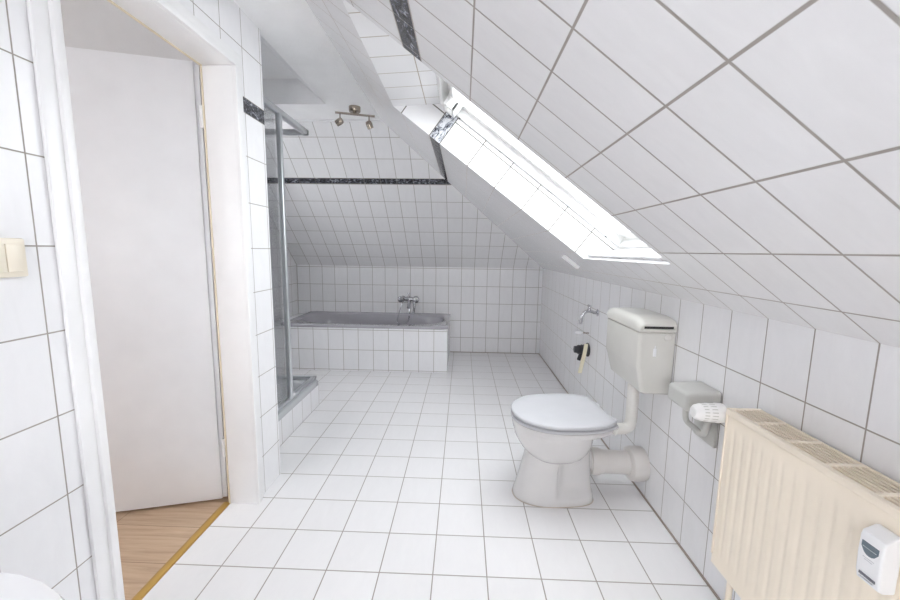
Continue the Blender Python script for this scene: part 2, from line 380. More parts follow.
# hall beyond the door
struct(panel('wall_hall_near', (0, YN, 0), (1, 0, 0), (0, 0, 1), [rect(-3.5, XD - .1, -.05, 1.0), rect(-3.5, -3.2, 1.0, 2.45), rect(-2.3, XD - .1, 1.0, 2.45), rect(-3.2, -2.3, 2.1, 2.45)], 'hallwall', thick=.06, flip=True))  # unseen opening added so that daylight reaches the hall
struct(panel('floor_hall', (0, 0, 0), (1, 0, 0), (0, 1, 0), [rect(-3.5, -1.985, YN, .56)], 'wood'))
struct(panel('wall_hall', (0, .53, 0), (1, 0, 0), (0, 0, 1), [rect(-3.5, -1.99, -.02, 2.45)], 'hallwall', thick=.012))
struct(panel('wall_hall_far', (-3.45, 0, 0), (0, 1, 0), (0, 0, 1), [rect(YN, .56, -.02, 2.45)], 'hallwall', thick=.06))
struct(panel('ceiling_hall', (0, 0, 2.42), (1, 0, 0), (0, 1, 0), [rect(-3.5, -1.93, YN, .56)], 'plaster', thick=.05, flip=True))

# door: lining, casing, leaf, hinges, seal
door = thing('door_1', None, None, (XD, 0, 0), kind='structure')
bm = bmesh.new()
def uframe(x0, x1, inn, out, bev=.004):
    """three boards round the opening: inn and out are offsets from the clear opening"""
    box(bm, x0, x1, DY0 - out, DY0 - inn, 0, DZ + inn, bev)
    box(bm, x0, x1, DY1 + inn, DY1 + out, 0, DZ + inn, bev)
    box(bm, x0, x1, DY0 - out, DY1 + out, DZ + inn, DZ + out, bev)
uframe(-1.995, -1.862, 0.0, 0.0325, .002)
uframe(-1.8745, -1.847, 0.0015, 0.024, .004)
uframe(-1.8665, -1.856, 0.0205, 0.062, .003)
finish('door_frame', bm, 'white_paint', door)
bm = bmesh.new()
for a in ((-1.992, -1.985, DY1 - .004, DY1 + .002, 0, DZ), (-1.992, -1.984, DY0 - .002, DY0 + .004, 0, DZ), (-1.992, -1.984, DY0, DY1, DZ - .004, DZ + .002)):
    box(bm, *a, .001)
finish('door_seal', bm, 'gasket', door)
ang = math.atan2(-0.122, -0.43)
hp = Vector((-2.016, 0.369, 0)); dl = Vector((math.cos(ang), math.sin(ang), 0)); nl = Vector((-dl.y, dl.x, 0))
if nl.y < 0: nl = -nl
def LT_(c): return hp + dl * c.x + nl * c.y + Vector((0, 0, c.z))
bm = bmesh.new(); box(bm, 0.018, 0.72, 0.0, 0.028, 0.012, 1.947, .003, T=LT_); box(bm, 0.0, 0.70, 0.013, 0.040, 0.012, 1.94, .002, T=LT_)
finish('door_leaf', bm, 'leaf', door)
for z in (0.27, 1.73):
    h = lat('hinge', 'white_paint', door, (-2.008, .366, z), (0, 0, 1), [(-.045, .007), (-.043, .0085), (-.002, .0085), (-.001, .0075), (.001, .0075), (.002, .0085), (.043, .0085), (.045, .007)], 14)
bm = bmesh.new(); tube(bm, [(-2.008, DY0 + .0, .002), (-2.008, DY1 + .0, .002)], .0, 4); bm.free()
bm = bmesh.new()
pr = [(-.016, 0), (-.0145, .004), (-.008, .007), (0, .008), (.008, .007), (.0145, .004), (.016, 0)]
loft(bm, [[Vector((-2.003 + a, y, b)) for a, b in pr] for y in (DY0, DY1)])
struct(finish('trim_4', bm, 'brass'))

# tub surround and shower base (tiled masonry)
ZT = .432
struct(panel('trim_5', (0, 2.348, 0), (1, 0, 0), (0, 0, 1), [rect(XL, -1.053, -.01, ZT)], 'tub_t', thick=.03))
struct(panel('trim_6', (-1.053, 0, 0), (0, 1, 0), (0, 0, 1), [rect(2.349, YB, -.01, ZT)], tile_mat('tub_end_tiles', YB, 0.016, .15, .2, gw=.004), thick=.03))
struct(panel('trim_7', (0, 0, ZT), (1, 0, 0), (0, 1, 0), [rect(XL, -2.70, 2.350, YB)], tile_mat('ledge_tiles', -2.7, 2.362, .2, .2, gw=.004), thick=.03))
struct(panel('trim_8', (-2.005, 0, 0), (0, 1, 0), (0, 0, 1), [rect(.6, 1.522, -.01, .163)], 'step_t', thick=.03))
struct(panel('trim_9', (0, 1.522, 0), (-1, 0, 0), (0, 0, 1), [rect(2.006, -XL, -.01, .163)], tile_mat('shower_base_end', 2.006, -.035, .15, .2, gw=.004), thick=.03))

# ------------------------------------------------------------------ roof window
win = thing('window_1', None, None, tuple(slope(.55, .9, .2)), kind='structure')
WD = .175; L0i, L1i = .126, 1.46
def slopepanel(name, pts3, uvs, m, tv):
    bm = bmesh.new(); uvl = bm.loops.layers.uv.new('UVMap'); tv = Vector(tv)
    a = [bm.verts.new(p) for p in pts3]; b_ = [bm.verts.new(Vector(p) + tv) for p in pts3]
    n = len(a); fs = [(a, uvs), (b_[::-1], uvs[::-1])] + [([a[i], b_[i], b_[(i + 1) % n], a[(i + 1) % n]], [uvs[i], uvs[i], uvs[(i + 1) % n], uvs[(i + 1) % n]]) for i in range(n)]
    for vs_, us in fs:
        f = bm.faces.new(vs_)
        for lp, u in zip(f.loops, us): lp[uvl].uv = u
    return struct(finish(name, bm, m, smooth=None))
for nm, y, t in (('window_reveal_far', OY1, .04), ('window_reveal_near', OY0, -.04)):
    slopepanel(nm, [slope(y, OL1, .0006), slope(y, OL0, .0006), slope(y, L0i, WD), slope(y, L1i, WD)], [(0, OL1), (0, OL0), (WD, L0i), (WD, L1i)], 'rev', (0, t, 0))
slopepanel('window_reveal_head', [slope(OY0, OL1, .0006), slope(OY1, OL1, .0006), slope(OY1, L1i, WD), slope(OY0, L1i, WD)], [(OY0, .285), (OY1, .285), (OY1, 0), (OY0, 0)], 'head', (0, 0, .04))
slopepanel('window_reveal_sill', [slope(OY0, OL0, .0006), slope(OY1, OL0, .0006), slope(OY1, L0i, WD), slope(OY0, L0i, WD)], [(OY0, 0), (OY1, 0), (OY1, .21), (OY0, .21)], 'sill', (.03, 0, -.002))
def ring(name, m, y0, y1, l0, l1, wy, wl0, wl1, w0, w1, bev=.004):
    bm = bmesh.new(); T = lambda c: slope(c.y, c.x, c.z)
    box(bm, l0, l1, y0, y0 + wy, w0, w1, bev, T=T); box(bm, l0, l1, y1 - wy, y1, w0, w1, bev, T=T)
    box(bm, l0, l0 + wl0, y0, y1, w0, w1, bev, T=T); box(bm, l1 - wl1, l1, y0, y1, w0, w1, bev, T=T)
    return finish(name, bm, m, win)
ring('window_frame', 'pvc', OY0 - .04, OY1 + .04, L0i - .04, L1i + .04, .058, .06, .06, WD + .002, WD + .055)
sash = ring('window_sash', 'pvc', OY0 - .02, OY1 + .02, L0i - .02, L1i + .02, .085, .09, .10, WD + .052, WD + .12)
boxo('window_pane', 'glass', win, L0i + .03, L1i - .04, OY0 + .04, OY1 - .04, WD + .085, WD + .093, T=lambda c: slope(c.y, c.x, c.z))
TS = lambda c: slope(c.y, c.x, c.z)
# ventilation flap with its grip at the top of the sash
bm = bmesh.new()
box(bm, 1.375, 1.40, .10, .99, WD + .02, WD + .05, .004, T=TS)
finish('ventilation_flap', bm, 'pvc', win)
bm = bmesh.new()
for y in (.86, .955): box(bm, 1.335, 1.40, y, y + .014, WD - .03, WD + .05, .003, T=TS)
box(bm, 1.335, 1.352, .86, .969, WD - .03, WD + .02, .003, T=TS)
box(bm, 1.392, 1.405, .86, .969, WD - .03, WD + .05, .003, T=TS)
finish('window_latch', bm, 'pvc', win)
for L in (1.32, .235):
    lat('window_screw', 'dark', win, slope(OY1 - .012, L, WD + .002), slope(0, 0, -1) - slope(0, 0, 0), [(0, .006), (.003, .006)], 10)

win2 = thing('window_2', None, None, tuple(slope(QY0 + .5, .9, .1)), kind='structure')
bm = bmesh.new()
for a in ((OL0 - .03, OL0, QY0 - .03, QY1 + .03, .001, .17), (OL1, OL1 + .03, QY0 - .03, QY1 + .03, .001, .17), (OL0, OL1, QY0 - .03, QY0, .001, .17), (OL0, OL1, QY1, QY1 + .03, .001, .17)): box(bm, *a, T=TS)
finish('window_lining', bm, 'pvc', win2)
bm = bmesh.new()
for a in ((OL0 - .03, OL0 + .06, QY0 - .03, QY1 + .03, .16, .24), (OL1 - .06, OL1 + .03, QY0 - .03, QY1 + .03, .16, .24), (OL0, OL1, QY0 - .03, QY0 + .06, .16, .24), (OL0, OL1, QY1 - .06, QY1 + .03, .16, .24)): box(bm, *a, T=TS)
finish('window_frame', bm, 'pvc', win2)
boxo('window_pane', 'glass', win2, OL0 + .02, OL1 - .02, QY0 + .02, QY1 - .02, .20, .208, T=TS)

# ------------------------------------------------------------------ toilet
TY = .54
toilet = thing('toilet', 'light grey ceramic floor toilet with closed lid below the wall cistern', 'toilet', (-.25, TY, 0))
def egg(z, xf, xb, hw, n=110, ef=2.2, eb=2.6, step=None):
    xc = xf + (xb - xf) * .52; out = []
    for k in range(n):
        t = 2 * PI * k / n; c, s = math.cos(t), math.sin(t)
        e = ef if c < 0 else eb
        X = (abs(c) ** (2 / e)) * (xc - xf if c < 0 else xb - xc) * (-1 if c < 0 else 1)
        Y = (abs(s) ** (2 / e)) * hw * (1 if s >= 0 else -1)
        x = xc + X
        if step:
            f = 1 / (1 + math.exp(-(x - step[0]) / .002)); Y *= 1 - f * step[1]
        out.append(Vector((x, TY + Y, z)))
    return out
bm = bmesh.new()
loft(bm, [egg(0, -.645, -.262, .118, eb=3.5), egg(.006, -.648, -.26, .12, eb=3.5), egg(.02, -.645, -.262, .118, eb=3.5), egg(.035, -.64, -.264, .114, eb=3.5, step=(-.46, .02)),
          egg(.05, -.636, -.266, .111, eb=3.5, step=(-.46, .21)), egg(.10, -.622, -.27, .104, eb=3.5, step=(-.46, .25)), egg(.16, -.608, -.275, .098, eb=3.5, step=(-.455, .24)),
          egg(.20, -.598, -.28, .095, eb=3.5, step=(-.45, .2)), egg(.27, -.585, -.285, .092, eb=3.5, step=(-.45, .1)), egg(.33, -.58, -.285, .09, eb=3.5)])
finish('pedestal', bm, 'ceramic', toilet, smooth=50)
bm = bmesh.new()
prof = [(.192, -.50, -.41, .05), (.199, -.535, -.378, .085), (.214, -.566, -.350, .112), (.236, -.594, -.326, .136), (.268, -.622, -.306, .157), (.31, -.645, -.293, .172), (.35, -.655, -.290, .180), (.362, -.657, -.283, .182), (.368, -.659, -.215, .184), (.374, -.660, -.196, .186), (.388, -.660, -.192, .186), (.392, -.657, -.195, .183)]
rings = [egg(*p, eb=3.0) for p in prof]
# inside of the bowl
rings += [egg(.392, -.62, -.26, .145), egg(.36, -.615, -.265, .14), egg(.28, -.57, -.32, .10), egg(.24, -.53, -.36, .06)]
loft(bm, rings)
finish('bowl', bm, 'ceramic', toilet, smooth=50)
tub_('trap', 'ceramic', toilet, smooth_path([(-.36, TY + .01, .195), (-.30, TY + .01, .172), (-.235, TY + .01, .160)], 5), .054, 24)
lat('waste_pipe', 'pipe', toilet, (-.265, TY + .008, .160), (.97, -.11, -.03), [(0, .058), (.004, .066), (.02, .066), (.045, .064), (.06, .058), (.075, .056), (.20, .056), (.22, .056)], 32)
lat('wall_collar', 'pipe', toilet, (-.0785, TY - .014, .152), (1, -.10, 0), [(0, .058), (.001, .07), (.008, .080), (.02, .083), (.055, .083), (.072, .080), (.0775, .078)], 32)
def seat_outline(xf, xr, hw, hr, z, n=26):
    xc = -.44; pts = []
    for k in range(n + 1):
        t = PI * k / n - PI / 2          # -90..90: front arc
        pts.append(Vector((xc - (xc - xf) * math.cos(t) ** .92 if math.cos(t) > 1e-6 else xc, TY + hw * math.sin(t), z)))
    rear = []
    for k in range(1, 9):
        s = k / 8; rear.append((xc + (xr - xc) * s, hr + (hw - hr) * (1 - s ** 3.4)))
    pts += [Vector((x, TY + y, z)) for x, y in rear]
    pts += [Vector((x, TY - y, z)) for x, y in reversed(rear)]
    return pts
def slab(name, m, xf, xr, hw, hr, z0, z1, parent, ins=.006, dome=.004):
    bm = bmesh.new()
    loft(bm, [seat_outline(xf + ins, xr - ins * .5, hw - ins, hr - ins * .5, z0), seat_outline(xf, xr, hw, hr, z0 + .004), seat_outline(xf, xr, hw, hr, z1 - .006),
              seat_outline(xf + .003, xr - .001, hw - .003, hr - .002, z1 - .002), seat_outline(xf + .010, xr - .004, hw - .010, hr - .006, z1),
              seat_outline(xf + .06, xr - .03, hw - .06, hr - .04, z1 + dome)])
    return finish(name, bm, m, parent, smooth=60)
slab('seat_ring', 'seat', -.667, -.204, .196, .138, .397, .412, toilet, dome=.0)
slab('lid', 'seat', -.668, -.221, .200, .152, .418, .438, toilet)
for s in (-1, 1):
    boxo('hinge', 'seat', toilet, -.217, -.194, TY + s * .085 - .022, TY + s * .085 + .022, .388, .424, .004)
    lat('hinge_nut', 'flush', toilet, (-.205, TY + s * .11, .352), (0, 0, 1), [(0, .006), (.012, .011), (.03, .012)], 10)
lat('floor_bolt', 'chrome', toilet, (-.435, TY - .085, .034), (-.1, -1, .35), [(0, .009), (.008, .009), (.012, .006)], 12)
bm = bmesh.new(); loft(bm, [egg(0.0005, -.650, -.258, .122, eb=3.5), egg(.003, -.649, -.259, .121, eb=3.5)]); finish('silicone_joint', bm, mat('old_silicone', (0.52, 0.45, 0.37), 0.5), toilet)
toilet.rotation_euler = (0, 0, math.radians(6))

# ------------------------------------------------------------------ cistern
cis = thing('cistern', 'warm grey plastic wall cistern with flush pipe above the toilet', 'cistern', (0, .53, .6))
y0, y1 = .353, .728
def crect(x0, x1, ya, yb, z, r, n=6):
    pts = []
    for cx, cy_, a0 in ((x1 - 0.004, yb - .004, 0), (x0 + r, yb - r, PI / 2), (x0 + r, ya + r, PI), (x1 - .004, ya + .004, 1.5 * PI)):
        rr = r if cx < x1 - .01 else .004
        for k in range(n + 1):
            a = a0 + PI / 2 * k / n; pts.append(Vector((cx + rr * math.cos(a), cy_ + rr * math.sin(a), z)))
    return pts
bm = bmesh.new()
loft(bm, [crect(-.118, -.002, y0 + .012, y1 - .03, .580, .018), crect(-.128, -.002, y0 + .005, y1 - .018, .587, .018), crect(-.150, -.002, y0, y1 - .002, .685, .018), crect(-.154, -.002, y0, y1, .70, .016), crect(-.155, -.002, y0, y1, .853, .016), crect(-.148, -.002, y0 + .006, y1 - .006, .857, .012), crect(-.148, -.002, y0 + .006, y1 - .006, .864, .012)])
finish('tank', bm, 'cist', cis, smooth=30)
bm = bmesh.new()
N_ = 22
def lidsec(y, drop, ins):
    """profile across the wall distance: front edge rounded, top slightly falling to the wall"""
    p = [(-.002, .860), (-.159 + ins, .860), (-.160 + ins, .868)]
    zt = .920 - drop
    for k in range(7):
        a = PI - PI / 2 * k / 6
        p.append((-.160 + ins + .03 + .03 * math.cos(a), max(zt - .03 + .03 * math.sin(a), .869 + .001 * k)))
    p += [(-.06, zt + .001), (-.002, zt - .002)]
    return [Vector((x, y, z)) for x, z in p]
secs = []
for k in range(N_ + 1):
    s = k / N_; y = y0 - .003 + (y1 - y0 + .006) * s
    e = min(s, 1 - s) * (y1 - y0)
    drop = .016 * (1 - min(1, e / .10)) ** 2 + (.010 * max(0, 1 - e / .012))
    secs.append(lidsec(y, drop, .006 * max(0, 1 - e / .012)))
loft(bm, secs)
lid_c = finish('cistern_lid', bm, 'cist', cis, smooth=40)
boxo('lever_slot', 'dark', cis, -.138, -.016, y0 - .0045, y0 + .01, .874, .884)
bm = bmesh.new(); box(bm, -.145, -.008, y0 - .010, y0 - .002, .862, .8725, .002); finish('flush_lever', bm, 'cist', cis)
lat('side_plug', 'flush', cis, (-.035, y0 + .001, .835), (0, -1, 0), [(0, .014), (.003, .014), (.004, .012)], 20)
bm = bmesh.new(); box(bm, -.092, -.078, y0 - .0012, y0 + .001, .752, .787, .001); box(bm, -.087, -.083, y0 - .0012, y0 + .001, .785, .800, .001)
finish('sticker_remnant', bm, 'meterw', cis)
tub_('flush_pipe', 'flush', cis, [(-.076, TY, .60), (-.076, TY, .40)] + smooth_path([(-.076, TY, .39), (-.083, TY, .353), (-.105, TY, .336), (-.14, TY, .333)], 5)[1:] + [(-.222, TY, .333)], .027, 20)
lat('pipe_nut', 'cist', cis, (-.076, TY, .594), (0, 0, -1), [(0, .034), (.018, .034), (.024, .028)], 16)

# ------------------------------------------------------------------ toilet roll holder
hold = thing('toilet_roll_holder', 'empty grey plastic toilet roll holder with hood on the right wall', 'toilet roll holder', (0, .1, .5))
bm = bmesh.new()
def hs(x, za, zb, r=.012): return x
vsb = box(bm, -.122, -.001, .036, .166, .640, .705, .012, 3)
for v in vsb:
    v.co.z += (v.co.x + .122) * .10 if v.co.z > .66 else 0
finish('hood', bm, 'holder', hold)
boxo('back_plate', 'holder', hold, -.012, -.001, .040, .164, .505, .65, .005)
tub_('roll_bar', 'holder', hold, smooth_path([(-.062, .140, .645), (-.060, .140, .585), (-.056, .132, .564), (-.05, .10, .556), (-.046, .062, .550), (-.042, .052, .556)], 5) + [(-.03, .052, .60), (-.022, .052, .64)], .0105, 14)

# ------------------------------------------------------------------ radiator
rad = thing('radiator', 'cream ribbed panel radiator with slatted top at the right edge', 'radiator', (-.08, -.65, .15))
RY0, RY1, RZ0, RZ1 = -1.16, -.156, .235, .738
bm = bmesh.new()
ny, nz = 250, 30
def ribx(y, z):
    t = ((RY1 - .035 - y) / .0335); inside = (y < RY1 - .03) and (y > RY0 + .03)
    f = t - math.floor(t); p = 0
    if inside:
        d = min(f, 1 - f)                         # flat crests between narrow grooves
        p = 1 - max(0, min(1, (d - .05) / .22))
    top, bot = RZ1 - .045 - z, z - RZ0 - .045
    e = max(0, min(1, min(top, bot) / .03))
    return -.1175 + .0019 * p * e
g = [[bm.verts.new((ribx(RY0 + (RY1 - RY0) * i / ny, RZ0 + (RZ1 - .012 - RZ0) * j / nz), RY0 + (RY1 - RY0) * i / ny, RZ0 + (RZ1 - .012 - RZ0) * j / nz)) for j in range(nz + 1)] for i in range(ny + 1)]
for i in range(ny):
    for j in range(nz): bm.faces.new((g[i][j], g[i + 1][j], g[i + 1][j + 1], g[i][j + 1]))
def strip(line, dx):
    b_ = [bm.verts.new((v.co.x + dx, v.co.y, v.co.z)) for v in line]
    for i in range(len(line) - 1): bm.faces.new((line[i], line[i + 1], b_[i + 1], b_[i]))
strip(g[0], .02); strip(g[-1], .02); strip([r[0] for r in g], .02); strip([r[-1] for r in g], .02)
finish('front_panel', bm, 'rad', rad, smooth=25)
boxo('back_panel', 'rad', rad, -.044, -.026, RY0, RY1, RZ0, RZ1 - .015, .004)
for y in (RY1, RY0 + .004):
    boxo('end_cover', 'rad', rad, -.121, -.022, y - .004, y + .001, RZ0 + .03, RZ1 + .001, .001)
bm = bmesh.new()
box(bm, -.122, -.106, RY0, RY1, RZ1 - .018, RZ1, .003); box(bm, -.029, -.022, RY0, RY1, RZ1 - .018, RZ1, .002)
finish('top_rim', bm, 'rad', rad)
for k in range(6):
    x = -.0965 + k * .0122
    boxo('grille_slat', 'radslat', rad, x - .0025, x + .0025, RY0, RY1, RZ1 - .009, RZ1 - .001)
y = RY1 - .006
k = 0
while y > RY0:
    boxo('grille_bar', 'rad', rad, -.108, -.026, y - .005, y + .005, RZ1 - .007, RZ1 + .0008, .001)
    k += 1; y -= .1025 if k > 1 else .090
bm = bmesh.new()
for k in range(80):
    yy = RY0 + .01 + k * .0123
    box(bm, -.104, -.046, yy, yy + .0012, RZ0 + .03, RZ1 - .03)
fins = finish('convector_fins', bm, mat('steel_painted_shade', (0.12, 0.10, 0.08), 0.7), rad, smooth=None); fins['kind'] = 'stuff'  # fins coloured dark to paint in the shade below the grille slats
for yy in (RY1 - .035, RY1 - .095):
    tub_('supply_pipe', 'rad', rad, [(-.078, yy, RZ0 + .01), (-.078, yy, .0)], .0085, 14)
tub_('valve_stub', 'nickel', rad, [(-.080, RY1 - .01, .700), (-.080, RY1 + .045, .700)], .010, 14)
lat('valve_nut', 'nickel', rad, (-.080, RY1 + .008, .700), (0, 1, 0), [(0, .011), (.002, .014), (.016, .014), (.018, .012)], 6)
for yy in (RY1 - .12, RY0 + .12):
    boxo('wall_bracket', 'rad', rad, -.03, -0.0005, yy - .012, yy + .012, RZ0 + .08, RZ1 - .05, .002)
# thermostat head
lat('valve_body', 'nickel', rad, (-.066, -.118, .705), (-1, 0, 0), [(0, .012), (.02, .012), (.021, .016), (.036, .016)], 8)
ko = Vector((-.101, -.118, .706)); ax = Vector((-1, 0, .02)).normalized()
kn = lat('thermostat_knob', 'knob', rad, ko, ax, [(0, .016), (.002, .025), (.006, .0295), (.024, .0305), (.030, .0290), (.055, .0285), (.072, .027), (.086, .023), (.094, .016), (.097, .001)], 36)
for k in range(18):
    a = 2 * PI * k / 18
    u = ax.cross(Vector((0, 0, 1))).normalized(); w_ = u.cross(ax)
    d = u * math.cos(a) + w_ * math.sin(a); q = ax.cross(d)
    bm = bmesh.new()
    A, B_ = ko + ax * .034 + d * .0288, ko + ax * .072 + d * .0268
    loft(bm, [[A + q * .0016 - d * .002, A - q * .0016 - d * .002, A - q * .0016 + d * .0006, A + q * .0016 + d * .0006], [B_ + q * .0016 - d * .002, B_ - q * .0016 - d * .002, B_ - q * .0016 + d * .0006, B_ + q * .0016 + d * .0006]])
    o = finish('knob_slot', bm, 'holder', None, smooth=None); o.parent = kn; o.matrix_parent_inverse = (Matrix.Translation(rad.location)).inverted() @ Matrix.Translation(rad.location)

# heat meter clipped on the radiator
met = thing('heat_meter', 'white radiator heat meter with grey display on the cream panel', 'heat meter', (-.12, -.605, .6))
MY0, MY1, MZ0, MZ1 = -.622, -.579, .580, .692
bm = bmesh.new()
def mrow(z, xo, ins):
    ya, yb, r = MY0 + ins, MY1 - ins, .004; p = []
    for cx, cy_, a0 in ((-.1195, yb, 0), (xo + r, yb - r, PI / 2), (xo + r, ya + r, PI), (-.1195, ya, PI)):
        if cx == -.1195: p.append(Vector((cx, cy_, z)))
        else:
            for k in range(5):
                a = a0 + PI / 2 * k / 4; p.append(Vector((cx + r * math.cos(a), cy_ + r * math.sin(a), z)))
    return p
loft(bm, [mrow(MZ0, -.140, .002), mrow(MZ0 + .004, -.146, 0), mrow(MZ0 + .02, -.1495, 0), mrow(.64, -.151, 0), mrow(MZ1 - .020, -.1500, 0), mrow(MZ1 - .012, -.147, 0), mrow(MZ1 - .001, -.128, .001), mrow(MZ1, -.125, .003)])
finish('meter_case', bm, 'meterw', met, smooth=30)
bm = bmesh.new()
ymid = (MY0 + MY1) / 2
pts = [(ymid - .0145, .663), (ymid + .0145, .663), (ymid + .0145, .652)] + [(ymid + .0125 * math.cos(a), .652 - .013 * math.sin(a)) for a in [PI * k / 8 for k in range(1, 8)]] + [(ymid - .0145, .652)]
loft(bm, [[Vector((x, y, z)) for y, z in pts] for x in (-.148, -.1516)])
finish('display', bm, 'lcd', met, smooth=None)
boxo('display_line', 'lcd2', met, -.1522, -.151, ymid - .012, ymid + .012, .6525, .6536)
bm = bmesh.new()
yy = ymid - .015
while yy < ymid + .013:
    wv = random.choice((.0008, .0014, .002)); box(bm, -.1512, -.149, yy, yy + wv, .596, .601); yy += wv + random.choice((.0009, .0014))
finish('barcode', bm, 'print', met)
for zz, a in ((.633, .010), (.629, .007), (.5915, .012)):
    boxo('fine_print', 'printl', met, -.1514, -.149, ymid - a, ymid + a, zz, zz + .001)

# ------------------------------------------------------------------ little things on the right wall
tap = thing('wall_tap', 'small chrome outlet tap on the right wall beside the cistern', 'tap', (0, 1.30, .79))
lat('rosette', 'chrome', tap, (0, 1.30, .79), (-1, 0, 0), [(0, .024), (.003, .024), (.008, .018), (.012, .011), (.03, .010)], 20)
tub_('spout', 'chrome', tap, smooth_path([(-.02, 1.30, .79), (-.055, 1.30, .80), (-.085, 1.30, .792), (-.104, 1.30, .765), (-.108, 1.30, .74)], 5), [.011] * 21, 14)
lat('hose_thread', 'chrome', tap, (-.108, 1.30, .752), (-.1, 0, -1), [(0, .013), (.01, .013), (.011, .015), (.025, .015), (.026, .012), (.04, .012)], 16)
lat('tap_spindle', 'chrome', tap, (-.058, 1.30, .80), (0, 0, 1), [(0, .011), (.02, .010), (.021, .007), (.036, .006)], 14)
boxo('tap_grip', 'chrome', tap, -.064, -.052, 1.274, 1.326, .832, .842, .004)
plug = thing('wall_plug', 'cream tipped rod sticking out of the wall below the small tap', 'wall plug', (0, 1.45, .62))
lat('rod', 'nickel', plug, (0, 1.45, .618), (-1, 0, 0), [(0, .004), (.06, .004)], 10)
lat('tip', 'meterw', plug, (-.045, 1.45, .618), (-1, 0, .05), [(0, .006), (.012, .010), (.04, .011), (.052, .006)], 14)
stub = thing('capped_connection', 'black rubber wall connection with a yellowed strap hanging from it', 'connection', (0, 1.45, .5))
lat('wall_seal', 'rubber', stub, (0, 1.45, .495), (-1, 0, 0), [(0, .050), (.006, .050), (.012, .044)], 24)
bm = bmesh.new(); lathe(bm, (-.008, 1.45, .495), (-1, .05, .0), [(0, .036), (.02, .040), (.025, .034), (.04, .038), (.046, .032), (.062, .034), (.072, .026), (.09, .024), (.094, .008)], 20)
finish('rubber_cap', bm, 'rubber', stub)
tub_('cap_tail', 'rubber', stub, smooth_path([(-.05, 1.44, .47), (-.06, 1.44, .44), (-.066, 1.44, .42)], 4), .014, 12)
bm = bmesh.new()
pth = smooth_path([(-.030, 1.405, .548), (-.038, 1.395, .50), (-.048, 1.395, .44), (-.058, 1.40, .38), (-.064, 1.402, .335)], 5)
loft(bm, [[p + Vector((a, b_, 0)) for a, b_ in ((-.013, -.003), (.013, -.003), (.013, .003), (-.013, .003))] for p in pth])
finish('strap', bm, 'tape', stub)
blk = bmesh.new()
box(blk, .155, .285, 1.335, 1.385, -.022, .0, .004, T=TS)
for v in blk.verts: pass
tag(finish('plastic_block', blk, 'pvc'), 'small white plastic block on the sloped tiles beside the roof window corner', 'block')

# ------------------------------------------------------------------ bathtub and mixer
bt = thing('bathtub', 'grey acrylic bathtub set in white tiled surround at the back wall', 'bathtub', (-1.87, 2.75, .3))
bx0, bx1, by0, by1, bz = -2.702, -1.046, 2.340, 3.135, .462
NT = 80
def rrect(x0, x1, y0, y1, z, r):
    pts = []; 
    for k in range(NT):
        a = 2 * PI * (k + .5) / NT; c, s = math.cos(a), math.sin(a)
        hx, hy = (x1 - x0) / 2, (y1 - y0) / 2
        e = r
        q = (abs(c) ** e + abs(s) ** e) ** (-1 / e)
        pts.append(Vector(((x0 + x1) / 2 + hx * c * q, (y0 + y1) / 2 + hy * s * q, z)))
    return pts
bm = bmesh.new()
loft(bm, [rrect(bx0 + .006, bx1 - .006, by0 + .006, by1 - .002, ZT + .001, 40), rrect(bx0, bx1, by0, by1, ZT + .004, 40), rrect(bx0, bx1, by0, by1, bz - .006, 40), rrect(bx0 + .004, bx1 - .004, by0 + .004, by1 - .002, bz, 40),
          rrect(-2.62, -1.10, by0 + .062, by1 - .085, bz, 3.0), rrect(-2.61, -1.112, by0 + .074, by1 - .098, bz - .012, 3.0),
          rrect(-2.56, -1.14, by0 + .09, by1 - .115, .38, 3.0), rrect(-2.48, -1.17, by0 + .11, by1 - .13, .25, 3.2), rrect(-2.38, -1.21, by0 + .14, by1 - .16, .13, 3.2), rrect(-2.30, -1.26, by0 + .19, by1 - .21, .10, 3)], cap0=False)
finish('tub_shell', bm, 'tub', bt, smooth=50)
lat('drain', 'chrome', bt, (-1.8, 2.74, .1005), (0, 0, 1), [(0, .03), (.003, .03), (.004, .024)], 20)
mix = thing('bath_mixer_tap', 'chrome bath mixer with hand shower and hose on the back wall', 'mixer tap', (-1.53, YB, .62))
XM, ZM = -1.532, .632
for s in (-1, 1):
    lat('rosette', 'chrome', mix, (XM + s * .075, YB, ZM), (0, -1, 0), [(0, .032), (.004, .032), (.012, .024), (.016, .014), (.05, .014)], 20)
tub_('mixer_body', 'chrome', mix, [(XM - .085, YB - .058, ZM), (XM - .05, YB - .058, ZM), (XM, YB - .058, ZM), (XM + .05, YB - .058, ZM), (XM + .085, YB - .058, ZM)], [.021, .024, .029, .024, .021], 18)
for s in (-1, 1):
    h = lat('handle', 'chrome', mix, (XM + s * .080, YB - .066, ZM), (s * .25, -1, 0), [(0, .020), (.012, .031), (.022, .037), (.040, .037), (.048, .028), (.05, .01)], 18)
lat('diverter', 'chrome', mix, (XM, YB - .058, ZM + .018), (0, 0, 1), [(0, .013), (.02, .012), (.021, .008), (.04, .008), (.042, .014), (.055, .013)], 14)
tub_('spout', 'chrome', mix, smooth_path([(XM + .01, YB - .065, ZM - .01), (XM + .010, YB - .10, ZM - .035), (XM + .008, YB - .15, ZM - .09)], 5), .019, 14)
hh = tub_('hand_shower', 'chrome', mix, smooth_path([(XM + .055, YB - .05, ZM - .02), (XM + .062, YB - .055, ZM - .08), (XM + .055, YB - .055, ZM - .15), (XM + .03, YB - .062, ZM - .19)], 5), [.013] * 6 + [.014] * 6 + [.016, .019, .023, .028], 14)
lat('shower_head', 'chrome', mix, (XM + .028, YB - .05, ZM - .195), (-.1, -1, -.15), [(0, .014), (.01, .032), (.024, .034), (.028, .028)], 20)
